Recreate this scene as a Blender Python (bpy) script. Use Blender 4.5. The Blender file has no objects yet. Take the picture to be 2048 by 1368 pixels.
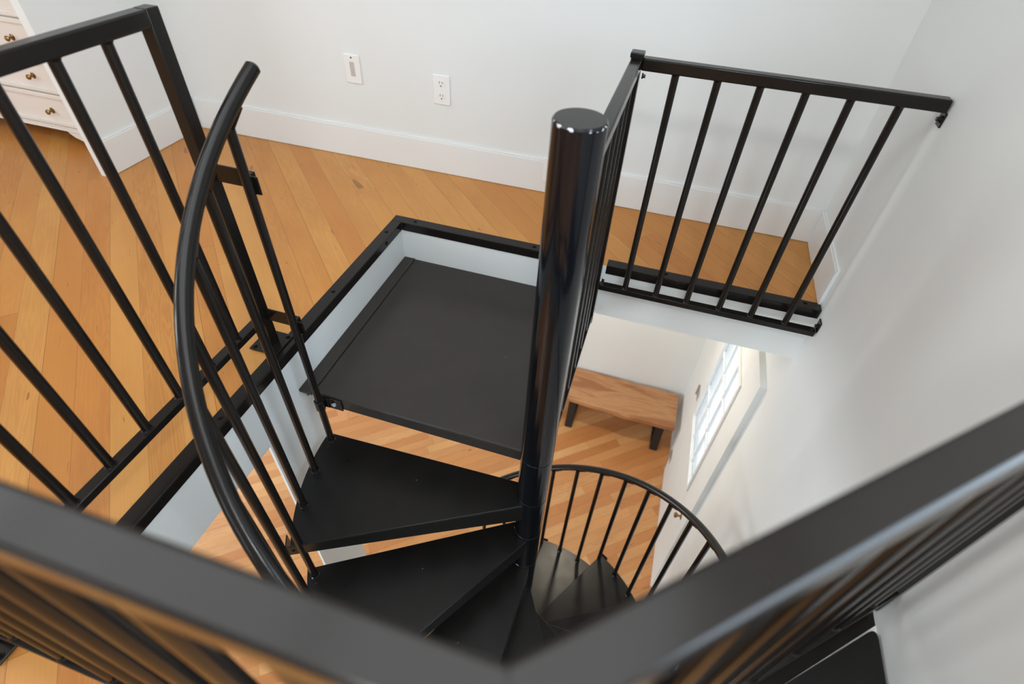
import bpy, math, random
from mathutils import Vector, Matrix
random.seed(7)
S = bpy.context.scene
COL = S.collection
PI = math.pi
rad = math.radians

# ------------------------------------------------------------------ measured layout (metres)
XL, Y1, XW, YW = -0.979, 1.133, 0.923, 1.680      # opening left edge, opening back edge, right wall, back wall
ZP = -0.1985                                      # landing platform top
RISE = 0.2675
PX, PY = -0.0292, 0.2017                          # centre pole
RP = 0.0572
RB = 0.859                                        # baluster circle
HR = 0.850                                        # handrail underside height at 180 deg
ZF = ZP - 11 * RISE                               # lower floor
FT = 0.282                                        # upper floor thickness
RAILH = 1.067
XR = -1.052                                       # left railing centre line
YF = -0.799                                       # front railing centre line
DC = Vector((0.135, YF)); DW = Vector((XW, -0.085))   # diagonal railing from / to
YE = -0.735                                       # front edge of the opening
LOWY = 3.085                                      # lower back wall
CEIL = 2.60

# ------------------------------------------------------------------ node helpers
class NT:
    def __init__(s, name):
        s.m = bpy.data.materials.new(name); s.m.use_nodes = True
        s.t = s.m.node_tree; s.n = s.t.nodes; s.l = s.t.links
        s.b = s.n['Principled BSDF']
    def node(s, typ, **kw):
        n = s.n.new(typ)
        for k, v in kw.items(): setattr(n, k, v)
        return n
    def put(s, sock, v):
        if isinstance(v, bpy.types.NodeSocket): s.l.new(v, sock)
        else: sock.default_value = v
    def math(s, op, a, b=0.0, c=None):
        n = s.node('ShaderNodeMath', operation=op); s.put(n.inputs[0], a); s.put(n.inputs[1], b)
        if c is not None: s.put(n.inputs[2], c)
        return n.outputs[0]
    def comb(s, x, y, z):
        n = s.node('ShaderNodeCombineXYZ'); s.put(n.inputs[0], x); s.put(n.inputs[1], y); s.put(n.inputs[2], z); return n.outputs[0]
    def noise(s, vec, scale, detail=3.0, rough=0.5, dist=0.0):
        n = s.node('ShaderNodeTexNoise'); s.put(n.inputs['Vector'], vec); n.inputs['Scale'].default_value = scale
        n.inputs['Detail'].default_value = detail; n.inputs['Roughness'].default_value = rough; n.inputs['Distortion'].default_value = dist
        return n.outputs['Fac']
    def white(s, vec):
        n = s.node('ShaderNodeTexWhiteNoise', noise_dimensions='3D'); s.put(n.inputs['Vector'], vec); return n.outputs['Value']
    def ramp(s, fac, stops):
        n = s.node('ShaderNodeValToRGB'); s.put(n.inputs[0], fac); cr = n.color_ramp
        while len(cr.elements) < len(stops): cr.elements.new(0.5)
        for e, (p, c) in zip(cr.elements, stops):
            e.position = p; e.color = (*c, 1) if len(c) == 3 else c
        return n.outputs['Color']
    def mix(s, fac, a, b, blend='MIX'):
        n = s.node('ShaderNodeMix', data_type='RGBA', blend_type=blend)
        s.put(n.inputs[0], fac)
        for sock, v in ((n.inputs[6], a), (n.inputs[7], b)):
            if isinstance(v, tuple) and len(v) == 3: v = (*v, 1)
            s.put(sock, v)
        return n.outputs[2]
    def coord(s, kind='Object'):
        return s.node('ShaderNodeTexCoord').outputs[kind]
    def sep(s, v):
        n = s.node('ShaderNodeSeparateXYZ'); s.l.new(v, n.inputs[0]); return n.outputs
    def bump(s, h, strength=0.1, dist=0.002):
        n = s.node('ShaderNodeBump'); n.inputs['Strength'].default_value = strength; n.inputs['Distance'].default_value = dist
        s.l.new(h, n.inputs['Height']); s.l.new(n.outputs[0], s.b.inputs['Normal'])
    def set(s, **kw):
        for k, v in kw.items():
            k = k.replace('_', ' ')
            if isinstance(v, tuple) and len(v) == 3: v = (*v, 1)
            s.put(s.b.inputs[k], v)
        return s.m

def lin(r, g, b):
    f = lambda c: (c / 255 / 12.92) if c <= 10 else ((c / 255 + 0.055) / 1.055) ** 2.4
    return (f(r), f(g), f(b))

def mat_paint(name, col, rough=0.6, blotch=0.03, spec=0.4):
    t = NT(name); co = t.coord()
    n = t.noise(co, 1.7, 4); f = t.noise(co, 160, 2)
    c = t.mix(n, tuple(x * (1 - blotch) for x in col), tuple(min(1, x * (1 + blotch)) for x in col))
    t.bump(f, 0.05, 0.001)
    return t.set(Base_Color=c, Roughness=rough, Specular_IOR_Level=spec)

def mat_black(name, col=(0.012, 0.012, 0.013), rough=0.33, spec=0.5, specks=0.0, coat=0.0, grain=0.05, chips=None):
    t = NT(name); co = t.coord()
    n = t.noise(co, 9, 4); r = t.math('MULTIPLY_ADD', n, 0.14, rough - 0.07)
    base = t.mix(n, col, tuple(x * 1.5 for x in col))
    if specks:
        vo = t.node('ShaderNodeTexVoronoi'); vo.inputs['Scale'].default_value = 21; t.l.new(co, vo.inputs['Vector'])
        wn = t.white(vo.outputs['Position'])
        size = t.math('MULTIPLY', t.math('POWER', wn, 7.0), specks)
        spot = t.math('LESS_THAN', vo.outputs['Distance'], size)
        base = t.mix(spot, base, (0.32, 0.31, 0.29))
    if chips:                                  # paint chipped off a rim at this height
        x, y, z = t.sep(co); ch = t.noise(co, 75, 2, 0.6)
        m_ = t.math('MULTIPLY', t.math('GREATER_THAN', z, chips), t.math('GREATER_THAN', ch, 0.57))
        base = t.mix(m_, base, (0.50, 0.51, 0.54))
    f = t.noise(co, 380, 2); t.bump(f, grain, 0.0006)
    return t.set(Base_Color=base, Roughness=r, Specular_IOR_Level=spec, Coat_Weight=coat, Coat_Roughness=0.12)

def mat_planks(name, ang, width, length, phase, tones, grain_dark, seam=0.0016, gloss=0.32, joints=True, knots=0.6):
    """strip boards running at angle ang in the object's xy plane"""
    t = NT(name); x, y, z = t.sep(t.coord())
    ca, sa = math.cos(ang), math.sin(ang)
    u = t.math('ADD', t.math('MULTIPLY', x, ca), t.math('MULTIPLY', y, sa))
    v = t.math('ADD', t.math('MULTIPLY', y, ca), t.math('MULTIPLY', x, -sa))
    row = t.math('DIVIDE', t.math('SUBTRACT', v, phase), width)
    ri = t.math('FLOOR', row); rf = t.math('SUBTRACT', row, ri)
    off = t.math('MULTIPLY', t.white(t.comb(ri, 3.3, 1.1)), 20.0)
    col = t.math('DIVIDE', t.math('ADD', u, off), length)
    ci = t.math('FLOOR', col); cf = t.math('SUBTRACT', col, ci)
    rnd = t.white(t.comb(ri, ci, 0.5)); rnd2 = t.white(t.comb(ri, ci, 7.5))
    base = t.ramp(rnd, tones)
    gu = t.math('ADD', u, t.math('MULTIPLY', rnd, 31.0))
    gvec = t.comb(t.math('MULTIPLY', gu, 0.9), t.math('MULTIPLY', v, 16.0), t.math('MULTIPLY', rnd2, 9.0))
    # long cathedral grain: bands of a distorted noise
    n1 = t.noise(gvec, 1.6, 3, 0.5, 0.6)
    bands = t.math('SINE', t.math('MULTIPLY', n1, 70.0))
    bands = t.math('MULTIPLY_ADD', bands, 0.5, 0.5)
    amt = t.math('MULTIPLY', t.math('POWER', t.white(t.comb(ri, ci, 2.2)), 2.5), 0.30)
    base = t.mix(t.math('MULTIPLY', bands, amt), base, grain_dark)
    fine = t.noise(t.comb(t.math('MULTIPLY', gu, 3.0), t.math('MULTIPLY', v, 210.0), 0.0), 1.0, 3, 0.6)
    base = t.mix(t.math('MULTIPLY', t.math('SUBTRACT', fine, 0.35), 0.33), base, grain_dark)
    blot = t.noise(t.comb(gu, t.math('MULTIPLY', v, 3.0), rnd2), 2.2, 3, 0.55)
    base = t.mix(t.math('MULTIPLY', t.math('SUBTRACT', blot, 0.38), 0.75), base, grain_dark)
    # dark flecks and little cracks
    cr = t.noise(t.comb(t.math('MULTIPLY', gu, 9.0), t.math('MULTIPLY', v, 95.0), rnd), 1.0, 2, 0.5, 0.8)
    crack = t.math('MULTIPLY', t.math('GREATER_THAN', cr, 0.745), knots)
    base = t.mix(crack, base, (0.10, 0.045, 0.016))
    kn = t.noise(t.comb(t.math('MULTIPLY', gu, 5.0), t.math('MULTIPLY', v, 17.0), t.math('MULTIPLY', rnd, 5.0)), 1.0, 1, 0.4, 0.4)
    knot = t.math('MULTIPLY', t.math('GREATER_THAN', kn, 0.775), knots)
    base = t.mix(knot, base, (0.16, 0.06, 0.02))
    # seams
    s1 = t.math('LESS_THAN', rf, seam / width); e = s1
    if joints:
        s2 = t.math('LESS_THAN', cf, seam / length); e = t.math('MAXIMUM', s1, s2)
    se = t.math('MULTIPLY', e, t.math('MULTIPLY_ADD', t.white(t.comb(ri, 9.0, 4.0)), 0.5, 0.35))
    base = t.mix(se, base, (0.09, 0.035, 0.012))
    rough = t.math('MULTIPLY_ADD', blot, 0.22, gloss - 0.08)
    t.bump(t.math('MULTIPLY', e, -1.0), 0.25, 0.001)
    return t.set(Base_Color=base, Roughness=rough, Specular_IOR_Level=0.45)

M = {}
ZTOP_ = 0.983
M['wall'] = mat_paint('wall_paint', (0.755, 0.780, 0.770), 0.62)
M['trim'] = mat_paint('white_trim_paint', (0.775, 0.795, 0.785), 0.38, 0.015)
M['ceil'] = mat_paint('ceiling_paint', (0.82, 0.82, 0.81), 0.8)
M['dresser'] = mat_paint('cream_dresser_paint', (0.80, 0.755, 0.70), 0.42, 0.02)
M['plastic'] = mat_paint('white_plastic', (0.84, 0.84, 0.82), 0.3, 0.005)
M['dark'] = mat_paint('dark_slot', (0.02, 0.02, 0.02), 0.7, 0.0)
M['greycover'] = mat_paint('grey_lens', (0.52, 0.50, 0.48), 0.35, 0.05)
M['black'] = mat_black('black_railing_paint', (0.0080, 0.0066, 0.0056), 0.19, 0.28, grain=0.012)
M['handrail'] = mat_black('black_handrail_enamel', (0.006, 0.0055, 0.005), 0.18, 0.30, grain=0.012)
M['pole'] = mat_black('black_pole_gloss', (0.0035, 0.004, 0.0055), 0.13, 0.40, grain=0.015, chips=ZTOP_ - ZF - .0065)
M['tread'] = mat_black('black_tread_paint', (0.0065, 0.006, 0.0056), 0.30, 0.30, specks=0.06)
M['platform'] = mat_black('black_platform_paint', (0.024, 0.0205, 0.0175), 0.32, 0.36, specks=0.055)
M['brass'] = NT('aged_brass').set(Base_Color=(0.30, 0.19, 0.07), Metallic=1.0, Roughness=0.32)
M['steel'] = NT('hinge_steel').set(Base_Color=(0.42, 0.42, 0.41), Metallic=0.4, Roughness=0.45)
M['legs'] = mat_black('bench_leg_metal', (0.016, 0.014, 0.012), 0.5, 0.4)
M['glass'] = NT('window_glass').set(Base_Color=(1, 1, 1), Roughness=0.25, Transmission_Weight=1.0, IOR=1.12)
M['floor_up'] = mat_planks('upper_fir_boards', rad(-45), 0.0997, 6.0, -1.697 / math.sqrt(2),
    [(0.0, lin(190, 126, 58)), (0.35, lin(197, 137, 67)), (0.75, lin(203, 147, 77)), (1.0, lin(186, 114, 48))], lin(150, 84, 32), joints=True, gloss=0.36)
M['floor_low'] = mat_planks('lower_oak_strips', rad(40), 0.088, 1.15, 0.02,
    [(0.0, lin(196, 132, 78)), (0.3, lin(208, 146, 90)), (0.6, lin(216, 158, 101)), (0.88, lin(224, 174, 116)), (1.0, lin(200, 134, 80))], lin(160, 96, 50), joints=True, gloss=0.3)
def mat_bench():
    t = NT('live_edge_wood'); x, y, z = t.sep(t.coord())
    vec = t.comb(t.math('MULTIPLY', x, 1.6), t.math('MULTIPLY', y, 9.0), t.math('MULTIPLY', z, 9.0))
    n = t.noise(vec, 0.9, 4, 0.55, 0.7)
    b = t.math('MULTIPLY_ADD', t.math('SINE', t.math('MULTIPLY', n, 34.0)), 0.5, 0.5)
    c = t.ramp(n, [(0.25, lin(138, 88, 54)), (0.42, lin(164, 110, 70)), (0.55, lin(192, 142, 98)), (0.72, lin(160, 106, 66))])
    c = t.mix(t.math('MULTIPLY', b, 0.13), c, lin(140, 86, 50))
    k = t.noise(t.comb(t.math('MULTIPLY', x, 5.0), t.math('MULTIPLY', y, 14.0), 1.7), 1.0, 2, 0.5, 0.5)
    c = t.mix(t.math('MULTIPLY', t.math('GREATER_THAN', k, 0.72), 0.7), c, lin(95, 50, 26))
    return t.set(Base_Color=c, Roughness=0.35)
M['bench'] = mat_bench()
def mat_emit(name, col, st):
    t = NT(name); return t.set(Base_Color=col, Emission_Color=col, Emission_Strength=st)

# ------------------------------------------------------------------ mesh builder
class MB:
    def __init__(s): s.v = []; s.f = []; s.mi = []; s.cur = 0
    def add(s, vs, fs):
        o = len(s.v); s.v += [tuple(p) for p in vs]
        for f in fs: s.f.append([o + i for i in f]); s.mi.append(s.cur)
        return s
    def box(s, x0, x1, y0, y1, z0, z1, mtx=None):
        vs = [Vector((x, y, z)) for z in (z0, z1) for y in (y0, y1) for x in (x0, x1)]
        if mtx: vs = [mtx @ v for v in vs]
        return s.add(vs, [(0, 2, 3, 1), (4, 5, 7, 6), (0, 1, 5, 4), (2, 6, 7, 3), (0, 4, 6, 2), (1, 3, 7, 5)])
    def prism(s, poly, z0, z1, mtx=None):
        n = len(poly); vs = [Vector((*p, z0)) for p in poly] + [Vector((*p, z1)) for p in poly]
        if mtx: vs = [mtx @ v for v in vs]
        area = sum(poly[i][0] * poly[(i + 1) % n][1] - poly[(i + 1) % n][0] * poly[i][1] for i in range(n))
        fs = [list(range(n))[::-1], list(range(n, 2 * n))] + [(i, (i + 1) % n, n + (i + 1) % n, n + i) for i in range(n)]
        if area < 0: fs = [tuple(reversed(f)) for f in fs]
        return s.add(vs, fs)
    def bar(s, a, b, w, h, up=(0, 0, 1)):
        """rectangular bar from a to b; w across, h along up; centred"""
        a = Vector(a); b = Vector(b); d = b - a; L = d.length; d.normalize()
        up = Vector(up); sd = d.cross(up).normalized(); u = sd.cross(d).normalized()
        m = Matrix((( d.x, sd.x, u.x, a.x), (d.y, sd.y, u.y, a.y), (d.z, sd.z, u.z, a.z), (0, 0, 0, 1)))
        return s.box(0, L, -w / 2, w / 2, -h / 2, h / 2, m)
    def tube(s, pts, r, n=16, caps=True):
        pts = [Vector(p) for p in pts]; rings = []; prev = None
        rr = r if isinstance(r, (list, tuple)) else [r] * len(pts)
        for i, p in enumerate(pts):
            d = (pts[min(i + 1, len(pts) - 1)] - pts[max(i - 1, 0)]).normalized()
            if prev is None:
                ref = Vector((0, 0, 1)) if abs(d.z) < 0.9 else Vector((1, 0, 0))
                x = d.cross(ref).normalized()
            else: x = (prev - d * prev.dot(d)).normalized()
            prev = x; y = d.cross(x)
            rings.append([p + (x * math.cos(2 * PI * k / n) + y * math.sin(2 * PI * k / n)) * rr[i] for k in range(n)])
        vs = [q for r_ in rings for q in r_]; fs = []
        for i in range(len(pts) - 1):
            for k in range(n):
                fs.append((i * n + k, i * n + (k + 1) % n, (i + 1) * n + (k + 1) % n, (i + 1) * n + k))
        if caps: fs += [tuple(range(n))[::-1], tuple((len(pts) - 1) * n + k for k in range(n))]
        return s.add(vs, fs)
    def lathe(s, prof, n=24, mtx=None):
        """prof: (r, z) from bottom to top"""
        vs = []; fs = []
        for r, z in prof: vs += [Vector((r * math.cos(2 * PI * k / n), r * math.sin(2 * PI * k / n), z)) for k in range(n)]
        if mtx: vs = [mtx @ v for v in vs]
        for i in range(len(prof) - 1):
            for k in range(n): fs.append((i * n + k, i * n + (k + 1) % n, (i + 1) * n + (k + 1) % n, (i + 1) * n + k))
        fs += [tuple(range(n))[::-1], tuple((len(prof) - 1) * n + k for k in range(n))]
        return s.add(vs, fs)
    def build(s, name, mat, parent=None, bevel=0.0, loc=None, rotz=0.0, smooth=True):
        me = bpy.data.meshes.new(name); me.from_pydata(s.v, [], s.f)
        for m_ in (mat if isinstance(mat, list) else [mat]): me.materials.append(m_)
        me.polygons.foreach_set('material_index', s.mi)
        if smooth:
            me.polygons.foreach_set('use_smooth', [True] * len(me.polygons)); me.set_sharp_from_angle(angle=rad(35))
        me.update()
        o = bpy.data.objects.new(name, me); COL.objects.link(o)
        if parent: o.parent = parent
        if loc: o.location = loc
        o.rotation_euler.z = rotz
        if bevel:
            b = o.modifiers.new('bevel', 'BEVEL'); b.width = bevel; b.segments = 3; b.limit_method = 'ANGLE'; b.angle_limit = rad(50)
        return o

def tag(o, label, cat=None, group=None, kind=None):
    o['label'] = label
    if cat: o['category'] = cat
    if group: o['group'] = group
    if kind: o['kind'] = kind
    return o
def thing(name, label, cat, loc, group=None):
    o = bpy.data.objects.new(name, None); COL.objects.link(o); o.location = loc; o.empty_display_size = 0.1
    return tag(o, label, cat, group)
def struct(mb, name, mat, label, bevel=0.0, smooth=False, cat=None):
    return tag(mb.build(name, mat, bevel=bevel, smooth=smooth), label, cat or name.split('_')[0].split('.')[0], None, 'structure')

# ------------------------------------------------------------------ the shell
LX, FY = -5.2, -4.2
# upper floor: boards around the stair opening; drywall edges and underside
def slab(mb, poly, z0, z1):
    mb.cur = 0
    n = len(poly); mb.add([(*p, z1) for p in poly], [tuple(range(n))])
    mb.cur = 1
    mb.add([(*p, z0) for p in poly], [tuple(range(n))[::-1]])
    for i in range(n):
        a, b = poly[i], poly[(i + 1) % n]
        mb.add([(*a, z0), (*b, z0), (*b, z1), (*a, z1)], [(0, 1, 2, 3)])
dn = Vector((-(DW - DC).y, (DW - DC).x)).normalized()      # pointing into the opening
dd = (DW - DC).normalized()
eA = DC + dn * 0.030; eB = DW + dn * 0.030
tB = (XW - eA.x) / dd.x; eB = eA + dd * tB                  # where the diagonal edge meets the wall
tA = (YE - eA.y) / dd.y; eA2 = eA + dd * tA                 # where it meets the front edge
mb = MB()
slab(mb, [(LX, FY), (XL, FY), (XL, LOWY), (LX, LOWY)], -FT, 0)
slab(mb, [(XL, Y1), (XW, Y1), (XW, LOWY), (XL, LOWY)], -FT, 0)
slab(mb, [(XL, FY), (XW, FY), (XW, eB.y), (eA2.x, YE), (XL, YE)], -FT, 0)
struct(mb, 'floor', [M['floor_up'], M['wall']], 'upper floor of diagonal honey fir boards with a stair opening')
mb = MB(); mb.box(LX, XW, FY, LOWY, ZF - 0.1, ZF)
struct(mb, 'floor.001', M['floor_low'], 'lower floor of diagonal oak strips under the staircase')
FILL_SKY = (-3.0, 0.65, -1.0, 0.15)                    # opening for a skylight added to brighten the upward-facing black rails
mb = MB(); a, b, c, d = FILL_SKY
mb.box(LX, XW + 0.2, FY - 0.2, c, CEIL, CEIL + 0.1).box(LX, XW + .2, d, YW + .1, CEIL, CEIL + .1).box(LX, a, c, d, CEIL, CEIL + .1).box(b, XW + .2, c, d, CEIL, CEIL + .1)
struct(mb, 'ceiling', M['ceil'], 'white ceiling of the upper room')
# walls
DY0, DY1, DZ1 = 1.235, 2.43, -0.60              # door leaf
RWIN = (-1.35, -0.12, 1.02, 2.15)               # window in the right wall, beside the viewer
mb = MB()
mb.box(XW, XW + .12, FY, RWIN[0], ZF - .1, CEIL); mb.box(XW, XW + .12, RWIN[1], DY0 + .02, ZF - .1, CEIL); mb.box(XW, XW + .12, RWIN[0], RWIN[1], ZF - .1, RWIN[2]); mb.box(XW, XW + .12, RWIN[0], RWIN[1], RWIN[3], CEIL); mb.box(XW, XW + 0.12, DY1 - .02, LOWY + .12, ZF - .1, CEIL); mb.box(XW, XW + 0.12, DY0 + .02, DY1 - .02, DZ1 - .02, CEIL)
struct(mb, 'wall_right', M['wall'], 'plain white wall right of the stair, running down to the lower floor')
mb = MB(); mb.box(LX, XW, YW, YW + 0.1, 0, CEIL)
struct(mb, 'wall_back', M['wall'], 'white back wall of the upper room with the outlets')
mb = MB(); mb.box(LX, XW, LOWY, LOWY + 0.1, ZF - .1, -FT)
struct(mb, 'wall_back.001', M['wall'], 'white wall behind the bench on the lower floor')
SWIN = (-2.1, -0.9, 0.7, 2.3)
FILL_LSWIN = (0.5, 2.5, ZF + .7, -.55)                  # lower left window, unseen, added to light the lower room from the side
def wall_with_holes_x(mb, x0, x1, y0, y1, z0, z1, holes):
    ys = sorted(set([y0, y1] + [h for q in holes for h in q[:2]])); zs = sorted(set([z0, z1] + [h for q in holes for h in q[2:]]))
    for i in range(len(ys) - 1):
        for k in range(len(zs) - 1):
            cy, cz = (ys[i] + ys[i + 1]) / 2, (zs[k] + zs[k + 1]) / 2
            if not any(q[0] < cy < q[1] and q[2] < cz < q[3] for q in holes): mb.box(x0, x1, ys[i], ys[i + 1], zs[k], zs[k + 1])
mb = MB(); wall_with_holes_x(mb, LX - .1, LX, FY, LOWY + .1, ZF - .1, CEIL, [SWIN, FILL_LSWIN])
struct(mb, 'wall_left', M['wall'], 'white wall at the far left')
# front wall with window openings (behind the camera)
WIN = [(-0.35, 0.75, 0.75, 2.25), (-3.6, -2.0, 0.75, 2.25)]
FILL_LWIN = [(-3.4, -1.6, ZF + 0.8, -0.55)]  # unseen window added to light the lower room from the front
mb = MB()
def wall_with_holes(mb, x0, x1, y0, y1, z0, z1, holes):
    xs = sorted(set([x0, x1] + [h for q in holes for h in q[:2]])); zs = sorted(set([z0, z1] + [h for q in holes for h in q[2:]]))
    for i in range(len(xs) - 1):
        for k in range(len(zs) - 1):
            cx, cz = (xs[i] + xs[i + 1]) / 2, (zs[k] + zs[k + 1]) / 2
            if not any(q[0] < cx < q[1] and q[2] < cz < q[3] for q in holes): mb.box(xs[i], xs[i + 1], y0, y1, zs[k], zs[k + 1])
wall_with_holes(mb, LX, XW, FY - 0.1, FY, ZF - .1, CEIL, WIN + FILL_LWIN)
struct(mb, 'wall_front', M['wall'], 'white wall behind the viewer')
for i, (a, b, c, d) in enumerate(WIN + FILL_LWIN):
    mb = MB(); f = 0.05
    mb.box(a, b, FY - .08, FY - .02, c, c + f).box(a, b, FY - .08, FY - .02, d - f, d).box(a, a + f, FY - .08, FY - .02, c + f, d - f).box(b - f, b, FY - .08, FY - .02, c + f, d - f)
    mb.box((a + b) / 2 - .02, (a + b) / 2 + .02, FY - .08, FY - .02, c + f, d - f)
    struct(mb, 'window_%d' % (i + 1), M['trim'], 'unseen white framed window behind the viewer', 0.004)
mb = MB(); a, b, c, d = RWIN; f = .05
mb.box(XW + .04, XW + .10, a, b, c, c + f).box(XW + .04, XW + .10, a, b, d - f, d).box(XW + .04, XW + .10, a, a + f, c + f, d - f).box(XW + .04, XW + .10, b - f, b, c + f, d - f)
struct(mb, 'window_4', M['trim'], 'white framed window in the right wall beside the viewer', 0.004)
mb = MB(); a, b, c, d = SWIN
mb.box(LX - .08, LX - .02, a, b, c, c + f).box(LX - .08, LX - .02, a, b, d - f, d).box(LX - .08, LX - .02, a, a + f, c + f, d - f).box(LX - .08, LX - .02, b - f, b, c + f, d - f)
mb.box(LX - .08, LX - .02, (a + b) / 2 - .02, (a + b) / 2 + .02, c + f, d - f)
struct(mb, 'window_5', M['trim'], 'wide white framed window in the far left wall', 0.004)
mb = MB(); a, b, c, d = FILL_SKY
mb.box(a, b, c, c + f, CEIL + .02, CEIL + .08).box(a, b, d - f, d, CEIL + .02, CEIL + .08).box(a, a + f, c + f, d - f, CEIL + .02, CEIL + .08).box(b - f, b, c + f, d - f, CEIL + .02, CEIL + .08)
for k in (1, 2): mb.box(a + (b - a) * k / 3 - .02, a + (b - a) * k / 3 + .02, c + f, d - f, CEIL + .02, CEIL + .08)
struct(mb, 'window_6', M['trim'], 'long white framed skylight, unseen, added in the ceiling for top light', 0.004)
mb = MB(); a, b, c, d = FILL_LSWIN
mb.box(LX - .08, LX - .02, a, b, c, c + f).box(LX - .08, LX - .02, a, b, d - f, d).box(LX - .08, LX - .02, a, a + f, c + f, d - f).box(LX - .08, LX - .02, b - f, b, c + f, d - f)
struct(mb, 'window_7', M['trim'], 'unseen white framed window added in the left wall to light the lower room', 0.004)
# short partition and its baseboard
mb = MB(); mb.box(-2.600, -2.553, 0.990, YW, 0, CEIL)
struct(mb, 'wall_partition', M['wall'], 'thin white partition standing out from the back wall beside the dresser')
def baseboard(name, label, boxes):
    mb = MB()
    for x0, x1, y0, y1, axis in boxes:
        mb.box(x0, x1, y0, y1, 0.002, 0.168); e = .0035
        if axis == 'y': mb.box(x0, x1, y0 + e, y1, 0.1675, 0.178)
        elif axis == 'x': mb.box(x0, x1 - e, y0, y1, 0.1675, 0.178)
        else: mb.box(x0 + e, x1, y0, y1, 0.1675, 0.178)
    return struct(mb, name, M['trim'], label, 0.0015)
baseboard('baseboard_back', 'tall white baseboard along the back wall', [(-2.539, XW, YW - .014, YW, 'y'), (LX, -2.6, YW - .014, YW, 'y')])
baseboard('baseboard_left', 'tall white baseboard on the partition', [(-2.553, -2.539, 0.992, YW - .0145, 'x')])
baseboard('baseboard_right', 'short white baseboard on the right wall at the end of the floor', [(XW - .014, XW, 1.172, YW - .0145, 'r')])
mb = MB(); mb.box(XL - .012, XL, -0.020, 0.254, ZF, -FT)
struct(mb, 'trim_1', M['wall'], 'narrow white wall panel under the floor edge beside the landing')
mb = MB()
def wall_at(off):                                            # diagonal line at an offset, cut by the right wall
    p = DC + dn * off; return p + dd * ((XW - p.x) / dd.x)
pa, pb = DC + dn * -0.040 + dd * .22, wall_at(-0.040); pc, pd = wall_at(-0.062), DC - dn * 0.062 + dd * .22
mb.prism([tuple(p) for p in (pa, pb, pc, pd)], 0.0, 0.005)
struct(mb, 'trim_2', M['trim'], 'white strip along the diagonal floor edge', 0.0)

# ------------------------------------------------------------------ door on the lower floor
GY0, GY1, GZ0, GZ1 = 1.52, 2.205, -2.0, -0.90
dx0, dx1 = XW - 0.035, XW + 0.02
door = MB()
for a, b, c, d in ((DY0, GY0, ZF + .01, DZ1), (GY1, DY1, ZF + .01, DZ1), (GY0, GY1, ZF + .01, GZ0), (GY0, GY1, GZ1, DZ1)): door.box(dx0, dx1, a, b, c, d)
do = struct(door, 'door_1', M['wall'], 'white door with a nine-pane glass window on the lower floor, in the right wall', 0.003)
mb = MB()
fz = 0.03
mb.box(dx0 - .012, dx0, GY0 - fz, GY1 + fz, GZ0 - fz, GZ0).box(dx0 - .012, dx0, GY0 - fz, GY1 + fz, GZ1, GZ1 + fz).box(dx0 - .012, dx0, GY0 - fz, GY0, GZ0, GZ1).box(dx0 - .012, dx0, GY1, GY1 + fz, GZ0, GZ1)
mb.build('glazing_frame', M['trim'], do, 0.003)
mb = MB()
for k in (1, 2):
    y = GY0 + (GY1 - GY0) * k / 3; z = GZ0 + (GZ1 - GZ0) * k / 3
    mb.box(dx0 + .003, dx0 + .028, y - .007, y + .007, GZ0, GZ1); mb.box(dx0 + .003, dx0 + .028, GY0, GY1, z - .007, z + .007)
mb.build('muntin', M['trim'], do, 0.003)
mb = MB(); mb.box(dx0 + .012, dx0 + .016, GY0, GY1, GZ0, GZ1)
mb.build('window_pane', M['glass'], do)
for z in (-1.92, -2.84, -0.95):
    mb = MB(); mb.box(dx0 - .004, dx0, 2.33, 2.42, z - .05, z + .05); mb.tube([(dx0 - .008, 2.42, z - .055), (dx0 - .008, 2.42, z + .055)], .009, 10)
    tag(mb.build('hinge', M['steel'], do, 0.001), 'grey metal door hinge')
mb = MB()
mtx = Matrix.Translation((dx0, 1.362, -2.165)) @ Matrix.Scale(0.72, 4) @ Matrix.Rotation(-PI / 2, 4, 'Y')
mb.lathe([(0.032, 0), (0.032, 0.006), (0.012, 0.010), (0.011, 0.035), (0.026, 0.045), (0.030, 0.058), (0.022, 0.070), (0.0, 0.073)], 20, mtx)
tag(mb.build('door_knob', M['brass'], do), 'brass door knob')

# ------------------------------------------------------------------ railings
RG = 'black metal guard railings'
TW = 0.038
BR = 0.0127
def weld_tube(mb, a, b, r=BR, n=14):
    a = Vector(a); b = Vector(b); mb.tube([a, b], r, n)
    for p, s in ((a, 1), (b, -1)): mb.tube([p, p + Vector((0, 0, .006 * s))], [r * 1.28, r * 1.02], n)
def railing(name, label, a, b, ztop, zbot, balusters, trim=0.0):
    """a, b: xy ends of the centre line; zbot is the top of the bottom rail; balusters: distances from a"""
    a = Vector(a); b = Vector(b); d = (b - a).normalized()
    root = thing(name, label, 'railing', (a.x, a.y, zbot), RG)
    o = Vector((a.x, a.y, zbot))
    loc = lambda p, z: Vector((p.x, p.y, z)) - o
    MB().bar(loc(a, ztop - TW / 2), loc(b, ztop - TW / 2), TW, TW).build('top_rail', M['black'], root, 0.0045)
    MB().bar(loc(a, zbot - .0127), loc(b, zbot - .0127), TW * .9, .0254).build('bottom_rail', M['black'], root, 0.002)
    for t in balusters:
        p = a + d * t; mb = MB(); weld_tube(mb, loc(p, zbot), loc(p, ztop - TW)); mb.build('baluster', M['black'], root)
    return root, o
def bolt(root, p, nrm, r=0.008, h=0.006, mat='black'):
    n = Vector(nrm).normalized(); mb = MB(); p = Vector(p)
    mb.tube([p, p + n * h * .4], r * 1.5, 14); mb.tube([p + n * h * .4, p + n * h], r, 6)
    return mb.build('bolt', M[mat], root)
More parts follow.
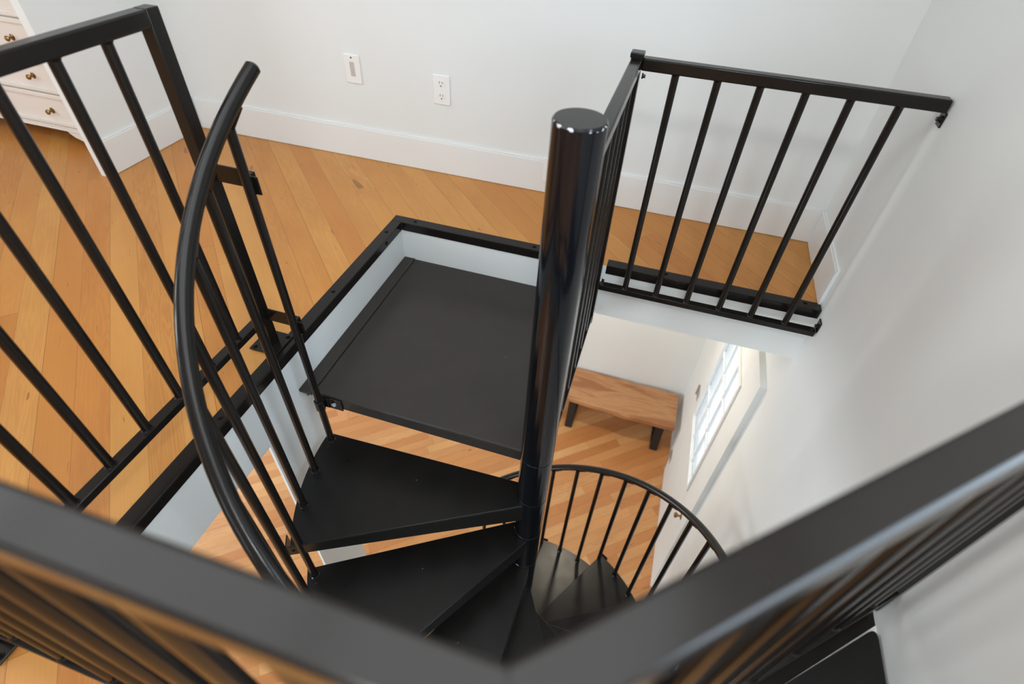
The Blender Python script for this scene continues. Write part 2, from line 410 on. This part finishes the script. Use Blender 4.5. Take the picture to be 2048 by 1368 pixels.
def post(root, o, x, y, z0, z1, cap=False, w=TW, flange=False):
    mb = MB(); mb.box(x - w / 2, x + w / 2, y - w / 2, y + w / 2, z0, z1)
    mb.v = [tuple(Vector(v) - o) for v in mb.v]
    p = mb.build('post', M['black'], root, 0.003)
    if cap:
        mb = MB(); e = w / 2 + .003; mb.box(x - e, x + e, y - e, y + e, z1 - .002, z1 + .014); mb.v = [tuple(Vector(v) - o) for v in mb.v]
        mb.build('post_cap', M['black'], p, 0.003)
    if flange:
        mb = MB(); mb.box(x - .055, x + .055, y - .055, y + .055, z0, z0 + .006); mb.v = [tuple(Vector(v) - o) for v in mb.v]
        f = mb.build('base_flange', M['black'], p, 0.002)
        for sx in (-1, 1):
            for sy in (-1, 1): bolt(p, Vector((x + sx * .04, y + sy * .04, z0 + .006)) - o, (0, 0, 1), .006, .007)
    return p

# left railing on the floor beside the opening
YP = 0.224
r_left, o_left = railing('guard_railing', 'long black railing standing on the boards left of the stair opening', (XR, YP - TW / 2), (XR, YF + TW / 2), RAILH, 0.140,
    [YP - TW / 2 - y for y in (0.092, -0.035, -0.165, -0.292, -0.416, -0.532, -0.655)])
post(r_left, o_left, XR, YP, 0.0045, RAILH, flange=True)
# flat brackets tying the post to the stair's end baluster
A0 = 181.2
def ring(a, r=RB, z=0.0): return Vector((PX + r * math.cos(rad(a)), PY + r * math.sin(rad(a)), z))
bx = ring(A0)
for z in (0.672, 0.152):
    mb = MB(); mb.box(XR + TW / 2, bx.x - 0.004, YP - .004, YP + .002, z - .026, z + .026)
    mb.box(bx.x - .03, bx.x + .022, bx.y + .0135, bx.y + .019, z - .026, z + .026)
    mb.box(bx.x - .035, bx.x - .004, bx.y + .016, YP, z - .026, z + .026)
    mb.v = [tuple(Vector(v) - o_left) for v in mb.v]; mb.build('bracket', M['black'], r_left, 0.0015)
# front railing near the viewer
r_front, o_front = railing('guard_railing', 'black railing closest to the viewer, its wide top rail crossing the lower left', (XR + TW / 2, YF), (DC.x, DC.y), RAILH, 0.140,
    [0.130 + k * 0.1265 - .01 for k in range(9)])
post(r_front, o_front, XR, YF, 0.0045, RAILH, flange=True)
# diagonal railing to the right wall
LD = (DW - DC).length
r_diag, o_diag = railing('guard_railing', 'black railing running diagonally to the right wall, lower right', DC, DW - dd * 0.006, RAILH, 0.140, [0.105 + k * 0.122 for k in range(8)])
mb = MB(); mb.box(XW - .044, XW - .004, DW.y - .030, DW.y + .008, 0.03, RAILH); mb.v = [tuple(Vector(v) - o_diag) for v in mb.v]
mb.build('wall_post', M['black'], r_diag, 0.002)
post(r_diag, o_diag, DC.x + .03, DC.y + .028, 0.0065, 0.135)
# railing along the landing's open side, pole to corner post
ZT = ZP + RAILH
XLR = -0.009; YPB = 1.062
r_land, o_land = railing('guard_railing', 'black railing on the open side of the landing, behind the pole', (XLR, YPB - TW / 2), (XLR, 0.275), ZT, -0.225,
    [0.105 + k * 0.122 for k in range(6)])
post(r_land, o_land, XLR, YPB, -0.275, ZT + .004, cap=True)
mb = MB(); mb.box(XLR - .006, XLR + .006, 0.258, 0.30, ZT - .10, ZT - TW); mb.v = [tuple(Vector(v) - o_land) for v in mb.v]
mb.build('bracket', M['black'], r_land, 0.002)
# railing from the corner post to the right wall
YR = 1.079
r_back, o_back = railing('guard_railing', 'black railing spanning from the corner post to the right wall at the back', (XLR + TW / 2, YR), (XW - .006, YR), ZT, -0.060,
    [x - (XLR + TW / 2) for x in (0.123, 0.2575, 0.3895, 0.5265, 0.658, 0.7955)])
for z0, z1 in ((ZT - .080, ZT - TW), (-.060, -.012)):
    mb = MB(); mb.box(XW - .006, XW - .0005, YR - .019, YR + .019, z0, z1); mb.v = [tuple(Vector(v) - o_back) for v in mb.v]
    pl = mb.build('wall_plate', M['black'], r_back, 0.001)
    zc = (z0 + z1) / 2
    bolt(pl, Vector((XW - .006, YR - .004, zc)) - o_back, (-1, 0, 0), .007, .012)
bolt(r_back, Vector((0.016, YR - .01, ZT - .055)) - o_back, (1, 0, 0), .006, .012)
bolt(r_back, Vector((0.016, YR - .01, -.035)) - o_back, (1, 0, 0), .006, .012)

# ------------------------------------------------------------------ steel edging round the opening
FW, FD = 0.047, 0.040
def edging(name, label, poly, horiz, bolts):
    root = thing(name, label, 'edge trim', (poly[0], poly[2], 0.0), 'black steel angles edging the floor opening')
    o = Vector((poly[0], poly[2], 0.0)); mb = MB()
    x0, x1, y0, y1 = poly
    mb.box(x0, x1, y0, y1, 0.0, 0.004); h = horiz; mb.box(*h, -FD, 0.0)
    mb.v = [tuple(Vector(v) - o) for v in mb.v]; mb.build('steel_angle', M['black'], root, 0.001)
    for p, n in bolts: bolt(root, Vector(p) - o, n, .0065, .005)
edging('edge_angle', 'black steel angle along the left side of the stair opening', (XL - FW, XL + .004, YE, Y1), (XL, XL + .004, YE, Y1 - .004),
       [((XL - .024, y, .004), (0, 0, 1)) for y in (1.03, 0.56, 0.30, -0.12, -0.55)] + [((XL + .004, y, -.020), (1, 0, 0)) for y in (0.975, 0.45, -0.10, -.5)])
edging('edge_angle', 'black steel angle along the back of the stair opening, left of the pole', (XL - FW, -0.045, Y1 - .004, Y1 + FW), (XL + .004, -0.045, Y1 - .004, Y1),
       [((x, Y1 + .026, .004), (0, 0, 1)) for x in (-.915, -.32)] + [((x, Y1 - .004, -.020), (0, -1, 0)) for x in (-.835, -.33)])
edging('edge_angle', 'black steel angle under the railing at the back right of the opening', (0.022, XW - .002, Y1 - .004, Y1 + FW), (0.022, XW - .002, Y1 - .004, Y1),
       [((x, Y1 + .030, .004), (0, 0, 1)) for x in (.28, .86)] + [((x, Y1 - .004, -.020), (0, -1, 0)) for x in (.17, .79)])
edging('edge_angle', 'black steel angle along the front side of the opening, under the nearest railing', (XL + .004, eA2.x - .02, YE - FW, YE + .004), (XL + .004, eA2.x - .02, YE, YE + .004),
       [((x, YE - .025, .004), (0, 0, 1)) for x in (-.7, -.2)])

# steel angle along the diagonal edge
root = thing('edge_angle', 'black steel angle along the diagonal edge of the opening, meeting the right wall', 'edge trim', (eA.x, eA.y, 0.0), 'black steel angles edging the floor opening')
o_ = Vector((eA.x, eA.y, 0.0)); mb = MB()
q = [eA + dd * tA + dd * .03 + dn * .004, wall_at(.034), wall_at(-.040), DC + dn * -.040 + dd * .12]
mb.prism([(p.x - o_.x, p.y - o_.y) for p in q], 0.0, 0.004)
q = [eA + dd * tA + dd * .03 + dn * .004, wall_at(.034), wall_at(.030), eA + dd * tA + dd * .03]
mb.prism([(p.x - o_.x, p.y - o_.y) for p in q], -FD, 0.0); mb.build('steel_angle', M['black'], root, 0.0)
for t_ in (.35, .62, .9): bolt(root, Vector((*(DC + dd * t_ + dn * .004), .004)) - o_, (0, 0, 1), .0065, .005)
# black cover plate in the floor corner
mb = MB(); e0 = eB - dn * 0.125
P0 = Vector((XW - .006, -0.150)); P1 = Vector((0.55, P0.y - (P0.x - 0.55) * 0.885))
rr = 0.03; da = (P1 - P0).normalized(); db = Vector((0, -1))
arc = [P0 + da * rr * (1 - t) ** 2 + db * rr * t ** 2 for t in (0, .25, .5, .75, 1)]
mb.prism([(p.x, p.y) for p in [P1] + arc + [Vector((XW - .006, -1.25)), Vector((0.55, -1.25))]][::-1], 0.0, 0.022)
tag(mb.build('cover_plate', M['tread'], None, 0.003), 'black plate with a rounded corner lying against the right wall, lower right', 'plate')

# ------------------------------------------------------------------ spiral staircase
stair = thing('spiral_staircase', 'black metal spiral staircase with a thick centre pole', 'staircase', (PX, PY, ZF))
SO = Vector((PX, PY, ZF))
ZTOP = 0.983; ZS = -0.1824
def rel(p): return Vector(p) - SO
mb = MB(); prof = [(RP, ZS + .001 - ZF), (RP, ZTOP - .004 - ZF), (RP - .003, ZTOP - ZF)]
mb.lathe(prof, 48); pole = mb.build('center_pole', M['pole'], stair)
mb = MB(); mb.lathe([(RP - .003, ZTOP - ZF), (RP - .004, ZTOP + .001 - ZF)], 48); tag(mb.build('pole_cap', M['black'], pole), 'flat satin black cap')
mb = MB(); mb.lathe([(.13, 0), (.13, .010), (RP + .004, .012), (RP, .03), (RP, ZS - 10 * RISE - ZF)], 40); mb.build('base_plate', M['pole'], stair)
# landing platform
PF = 0.2067
mb = MB(); x0, x1, y0, y1 = XL + .060, -0.028, PF, Y1 - .002
mb.prism([(x0, y0), (PX - RP * .95, y0), (PX - RP * .80, PY + RP * .65), (PX - RP * .2, PY + RP * 1.0), (x1, PY + RP * 1.0), (x1, y1), (x0, y1)], ZP - .006, ZP)
mb.box(x0, PX - RP * .95, y0, y0 + .005, ZP - .062, ZP - .006); mb.box(x0, x1, y1 - .005, y1, ZP - .062, ZP - .006)
mb.box(x1 - .005, x1, PY + RP, y1 - .005, ZP - .062, ZP - .006); mb.box(x0, x0 + .005, y0 + .005, y1 - .005, ZP - .062, ZP - .006)
mb.v = [tuple(rel(v)) for v in mb.v]
plat = mb.build('landing_platform', M['platform'], stair, 0.002)
mb = MB(); mb.box(XL + .001, x0 - .003, PF - .012, Y1 - .001, ZP - .010, ZP + .003); mb.box(XL + .001, XL + .006, PF + .02, Y1 - .003, ZP - .07, ZP - .010)
mb.v = [tuple(rel(v)) for v in mb.v]; mb.build('wall_ledger', M['platform'], plat, 0.0015)
# clamp holding the end baluster
mb = MB(); bp_ = ring(A0)
cx, cy = bp_.x, bp_.y
mb.box(cx + .020, cx + .085, PF - .006, PF - .0005, ZP - .066, ZP - .008); mb.tube([(cx, cy, ZP - .062), (cx, cy, ZP - .014)], .0185, 18); mb.box(cx + .004, cx + .03, PF - .010, PF - .0005, ZP - .062, ZP - .014)
mb.v = [tuple(rel(v)) for v in mb.v]; cl = mb.build('clamp', M['black'], plat, 0.001)
for z in (-.026, -.046): bolt(cl, rel((cx + .045, PF - .006, ZP + z)), (0, -1, 0), .006, .006)
mb = MB(); mb.tube([(cx + .052, PF - .006, ZP - .036), (cx + .052, PF - .012, ZP - .036)], .009, 16); mb.v = [tuple(rel(v)) for v in mb.v]; mb.build('bolt', M['steel'], cl)
# treads
RT = RB + 0.030
NOSE = 0.037
def tread_mesh():
    mb = MB(); a0 = -30.0
    fx = math.sqrt(RT * RT - NOSE * NOSE); a1 = math.degrees(math.asin(NOSE / RT))
    arc = [(RT * math.cos(rad(a)), RT * math.sin(rad(a))) for a in [a0 + (a1 - a0) * i / 24 for i in range(25)]]
    bo = Vector((RT * math.cos(rad(a0)), RT * math.sin(rad(a0)))); bn = Vector((math.sin(rad(a0)), -math.cos(rad(a0))))
    bi = Vector((RP * .5 * math.cos(rad(a0)), RP * .5 * math.sin(rad(a0)))) + bn * .042      # the back edge swings past the pole
    poly = [(bi.x, bi.y)] + arc + [(RP * .76, NOSE)]
    mb.prism(poly, -.006, 0.0)
    # front flange, deeper towards the pole
    m = Matrix(((1, 0, 0, 0), (0, 0, -1, NOSE), (0, 1, 0, 0), (0, 0, 0, 1)))
    mb.prism([(RP * .76, -.006), (RP * .76, -.112), (fx * .45, -.088), (fx + .018, -.062), (fx + .018, -.001), (fx - .001, -.001), (fx - .001, -.006)], 0, .005, m)
    bd = bo - bi; m = Matrix.Translation((bi.x, bi.y, 0)) @ Matrix.Rotation(math.atan2(bd.y, bd.x), 4, 'Z'); mb.box(.0, bd.length - .003, 0.0, .005, -.050, -.006, m)
    # return of the front flange that carries the long baluster
    mb.box(fx + .013, fx + .018, NOSE - .050, NOSE - .004, -.062, -.001)
    return mb
A_TR = 209.24
hub = None; tr0 = None
for k in range(1, 11):
    z = ZP - RISE * k - ZF; an = rad(A_TR + 30 * (k - 1))
    if tr0 is None:
        tr0 = tread_mesh().build('tread', M['tread'], stair, 0.0025); t = tr0
        mb = MB(); hb = ZS - ZP + .0015; mb.lathe([(RP - .0022, hb - .0005), (RP, hb + .0025), (RP, hb + RISE - .0045), (RP - .0022, hb + RISE - .0015)], 48)
        hub = mb.build('hub_sleeve', M['pole'], tr0); h = hub
        fx = math.sqrt(RT * RT - NOSE * NOSE)
        bt = bolt(tr0, (fx - .004, NOSE, -.034), (0, 1, 0), .005, .004)
    else:
        t = tr0.copy(); COL.objects.link(t); t.parent = stair
        for c0 in (hub, bt):
            c = c0.copy(); COL.objects.link(c); c.parent = t
    t.location = (0, 0, z); t.rotation_euler.z = an
# balusters and handrail
def rail_z(a): return HR - RISE * (a - 180.0) / 30.0
HRAD = 0.0195
for i in range(0, 31):
    a = A0 + 10 * i
    ta = a - 1.2 - 180
    k = int(ta // 30.0001) + 1 if i % 3 else i // 3 + 1      # tread that carries the foot
    if i > 29: zb = ZF
    else: zb = ZP - RISE * k
    p = ring(a); mb = MB(); zt = rail_z(a) - .010
    q0 = rel((p.x, p.y, zb + .0005)); q1 = rel((p.x, p.y, zt))
    mb.tube([q0, q1], .0133, 18)
    mb.tube([q0, q0 + Vector((0, 0, .006))], [.019, .0145], 16)
    # flattened tab welded along the underside of the handrail, on the uphill side
    up = ring(a - 3.4); zz = rail_z(a - 3.4)
    mb.bar(rel((p.x, p.y, zt - .002)), rel((up.x, up.y, zz - .004)), .020, .006)
    mb.build('baluster', M['black'], stair)
pts = []
a = 172.5
while a <= 481.5:
    pts.append(rel(ring(a, RB, rail_z(a) + HRAD - .001))); a += 2.5
rr = [HRAD] * len(pts)
d0 = (pts[0] - pts[1]).normalized(); d1 = (pts[-1] - pts[-2]).normalized()
pts = [pts[0] + d0 * .006] + pts + [pts[-1] + d1 * .006]; rr = [HRAD - .006] + rr + [HRAD - .006]
MB().tube(pts, rr, 24).build('handrail', M['handrail'], stair)

# ------------------------------------------------------------------ wall plates
def plate(name, label, cat, cx, cz, w, h, y=YW):
    root = thing(name, label, cat, (cx, y, cz)); MB().box(-w / 2, w / 2, -.007, 0, -h / 2, h / 2).build('cover_plate', M['plastic'], root, 0.003)
    return root
r = plate('wall_outlet', 'white double outlet on the back wall, the lower right of two plates', 'outlet', -0.971, 0.436, .088, .140)
for z in (.030, -.030):
    mb = MB(); pts2 = [(.020 * math.cos(t), .0175 * math.sin(t)) for t in [2 * PI * i / 24 for i in range(24)]]
    pts2 = [(max(-.0175, min(.0175, x)), y) for x, y in pts2]
    mx = Matrix.Translation((0, -.0092, z)) @ Matrix.Rotation(-PI / 2, 4, 'X')
    mb.prism([(x, -y) for x, y in pts2], -.0025, 0, Matrix.Translation((0, -.007, z)) @ Matrix.Rotation(PI / 2, 4, 'X') @ Matrix.Translation((0, 0, .0025)))
    s = mb.build('socket', M['plastic'], r, 0.0008)
    mb = MB(); mb.box(-.0085, -.0062, -.0101, -.0094, z + .001, z + .012).box(.0055, .0078, -.0101, -.0094, z + .001, z + .011)
    mb.tube([(0, -.0094, z - .009), (0, -.0101, z - .009)], .0032, 12); mb.build('slots', M['dark'], s)
mb = MB(); mb.tube([(0, -.007, 0), (0, -.0085, 0)], .003, 12); mb.build('screw', M['plastic'], r)
r = plate('wall_plate', 'white wall plate with a grey slot, left of the outlet', 'wall plate', -1.452, 0.470, .088, .136)
MB().box(-.013, .013, -.0078, -.006, -.034, .034).build('lens', M['greycover'], r, 0.0005)
mb = MB(); mb.tube([(0, -.007, .054), (0, -.0078, .054)], .0042, 12); mb.build('screw_hole', M['dark'], r)
r = plate('baseboard_plate', 'white plate on the baseboard, mostly hidden behind the pole', 'wall plate', -.372, 0.128, .10, .13, YW - .014)
MB().box(-.02, .02, -.010, -.007, -.04, .04).build('insert', M['plastic'], r, 0.001)

# ------------------------------------------------------------------ dresser behind the partition
DXa, DXb, DYf, DYb = -3.95, -2.765, 1.205, 1.655
dr = thing('dresser', 'cream painted dresser with brass knobs, behind the partition at the far left', 'dresser', ((DXa + DXb) / 2, DYb, 0)); DO = Vector(((DXa + DXb) / 2, DYb, 0))
mb = MB(); mb.box(DXa, DXb, DYf + .012, DYb, .09, 1.00)
mb.box(DXa - .012, DXb + .012, DYf - .004, DYb, .082, .092); mb.box(DXa - .006, DXb + .006, DYf + .004, DYb, .092, .104)
mb.v = [tuple(Vector(v) - DO) for v in mb.v]; mb.build('body', M['dresser'], dr, 0.003)
mb = MB(); mb.box(DXa - .03, DXb + .03, DYf - .02, DYb, 1.00, 1.03); mb.v = [tuple(Vector(v) - DO) for v in mb.v]; mb.build('top', M['dresser'], dr, 0.006)
for sgn, xe in ((1, DXa), (-1, DXb)):                      # bracket feet with an ogee curve
    prof = [(0, 0), (.10, 0), (.115, .012), (.135, .030), (.165, .040), (.20, .050), (.225, .066), (.24, .082), (0, .082)]
    for yy in (DYf + .001, DYb - .025):
        mb = MB(); mx = Matrix.Translation((xe, yy + .024, 0)) @ Matrix.Rotation(PI / 2, 4, 'X')
        mb.prism([(sgn * x, z) for x, z in prof], 0, .024, mx); mb.v = [tuple(Vector(v) - DO) for v in mb.v]; mb.build('foot', M['dresser'], dr, 0.001)
for k in range(5):
    z0 = .112 + k * .1765; z1 = z0 + .168
    mb = MB(); xa, xb = DXa + .012, DXb - .012
    mb.box(xa, xb, DYf + .004, DYf + .013, z0, z1)
    f = .022
    for q in ((xa, xb, z0, z0 + f), (xa, xb, z1 - f, z1), (xa, xa + f, z0 + f, z1 - f), (xb - f, xb, z0 + f, z1 - f)): mb.box(q[0], q[1], DYf - .006, DYf + .004, q[2], q[3])
    mb.v = [tuple(Vector(v) - DO) for v in mb.v]; dw = mb.build('drawer', M['dresser'], dr, 0.003)
    for kx in (-3.035, -3.60):
        mb = MB(); mx = Matrix.Translation(Vector((kx, DYf + .004, z0 + .076)) - DO) @ Matrix.Rotation(PI / 2, 4, 'X')
        mb.lathe([(.015, 0), (.015, .002), (.006, .004), (.005, .016), (.011, .021), (.0135, .027), (.010, .033), (.0, .035)], 18, mx)
        tag(mb.build('knob', M['brass'], dw), 'brass knob')

# ------------------------------------------------------------------ bench on the lower floor
BZ = ZF + .450
bench = thing('bench', 'live-edge wooden bench with black metal legs on the lower floor', 'bench', (.31, 2.83, ZF)); BO = Vector((.31, 2.83, ZF))
mb = MB()
xa, xb = -0.245, 0.870; N = 36
fe = []; be = []
for i in range(N + 1):
    t = i / N; x = xa + (xb - xa) * t
    fe.append((x, 2.625 - .030 * t + .009 * math.sin(7 * t + .5) + .005 * math.sin(19 * t)))
    be.append((x, 3.066 + .006 * math.sin(9 * t) - (.030 * max(0, t - .55) / .45) - .012 * math.exp(-((t - .62) / .08) ** 2)))
poly_t = fe + be[::-1]
mb.prism([(x - BO.x, y - BO.y) for x, y in poly_t], .395, .450)
mb.build('seat', M['bench'], bench, 0.006)
for xc in (-.135, .752):
    sx = -1 if xc < .3 else 1
    mb = MB()
    w, t_ = .075, .030
    yf, yb = 2.640, 3.02
    m0 = lambda x, y, z: Vector((x, y, z)) - BO
    mb.bar(m0(xc, yf + .05, ZF + .393), m0(xc + sx * .0, yf - .0, ZF + .004), w, t_, up=(0, 1, 0))
    mb.bar(m0(xc, yb - .05, ZF + .393), m0(xc + sx * .0, yb, ZF + .004), w, t_, up=(0, 1, 0))
    mb.box(xc - w / 2 - BO.x, xc + w / 2 - BO.x, yf - BO.y, yb - BO.y, 0.0, .012); mb.box(xc - w / 2 - BO.x, xc + w / 2 - BO.x, yf + .05 - BO.y, yb - .05 - BO.y, .385, .395)
    mb.build('leg', M['legs'], bench, 0.002)

# ------------------------------------------------------------------ lamps and daylight
def area(name, loc, rot, sx, sy, power, col, spread=None):
    l = bpy.data.lights.new(name, 'AREA'); l.shape = 'RECTANGLE'; l.size = sx; l.size_y = sy; l.energy = power; l.color = col
    if spread: l.spread = spread
    o = bpy.data.objects.new(name, l); COL.objects.link(o); o.location = loc; o.rotation_euler = rot; return o
DAY = (0.80, 0.91, 1.0)
for i, ((a, b, c, d), p) in enumerate(zip(WIN + FILL_LWIN, (8, 14, 150))):
    area('daylight', ((a + b) / 2, FY - .12, (c + d) / 2), (PI / 2, 0, 0), b - a, d - c, p, DAY)   # faces +y, into the room
a, b, c, d = RWIN
area('daylight', (XW + .13, (a + b) / 2, (c + d) / 2), (0, PI / 2, 0), d - c, b - a, 56, (0.66, 0.83, 1.0))      # faces -x
a, b, c, d = SWIN
area('daylight', (LX - .12, (a + b) / 2, (c + d) / 2), (0, -PI / 2, 0), d - c, b - a, 62, (0.92, .97, 1.0))   # faces +x
a, b, c, d = FILL_LSWIN
area('daylight', (LX - .12, (a + b) / 2, (c + d) / 2), (0, -PI / 2, 0), d - c, b - a, 72, (0.92, .96, 1.0))  # faces +x; side fill through the added lower window
a, b, c, d = FILL_SKY
area('daylight', ((a + b) / 2, (c + d) / 2, CEIL + .11), (0, 0, 0), b - a, d - c, 24, (1.0, .93, .84))       # faces down; added top light for the rails to reflect
# flush ceiling lamps (upper room above the viewer, lower room near the bench)
def ceiling_lamp(label, x, y, z, r, power, col):
    t = thing('ceiling_lamp', label, 'lamp', (x, y, z)); 
    MB().lathe([(r + .02, -.03), (r + .03, -.01), (r + .03, 0)], 40).build('base', M['trim'], t)
    MB().lathe([(.01, -.075), (r * .55, -.068), (r * .9, -.05), (r, -.0305)], 40).build('shade', mat_emit('lamp_shade', (1, .95, .88), 3.0), t)
    l = bpy.data.lights.new('bulb', 'AREA'); l.shape = 'DISK'; l.size = r * 1.8; l.energy = power; l.color = col
    o = bpy.data.objects.new('bulb', l); COL.objects.link(o); o.location = (x, y, z - .08)
ceiling_lamp('round white ceiling lamp of the upper room, above the viewer', 0.30, -1.45, CEIL, .20, 26, (1, .98, .95))
ceiling_lamp('round white ceiling lamp of the lower room, near the bench', 0.10, 1.95, -FT, .08, 17, (1, .88, .70))

w = bpy.data.worlds.new('sky'); S.world = w; w.use_nodes = True
bg = w.node_tree.nodes['Background']; bg.inputs[0].default_value = (0.80, 0.90, 1.0, 1); bg.inputs[1].default_value = 2.6

# ------------------------------------------------------------------ camera
cam = bpy.data.cameras.new('camera'); co = bpy.data.objects.new('camera', cam); COL.objects.link(co)
F_PX = 1072.8
cam.sensor_width = 36.0; cam.lens = 36.0 * F_PX / 2048.0; cam.clip_start = 0.02
co.matrix_world = Matrix.Translation((0.1438, -0.8689, 1.401)) @ Matrix.Rotation(0.2624, 4, 'Z') @ Matrix.Rotation(0.8007, 4, 'X') @ Matrix.Rotation(0.0567, 4, 'Z')
cam.dof.use_dof = True; cam.dof.focus_distance = 1.95; cam.dof.aperture_fstop = 2.2
S.camera = co
S.view_settings.view_transform = 'Standard'; S.view_settings.look = 'None'; S.view_settings.gamma = 1.0; S.view_settings.use_curve_mapping = False
S.view_settings.exposure = -0.16
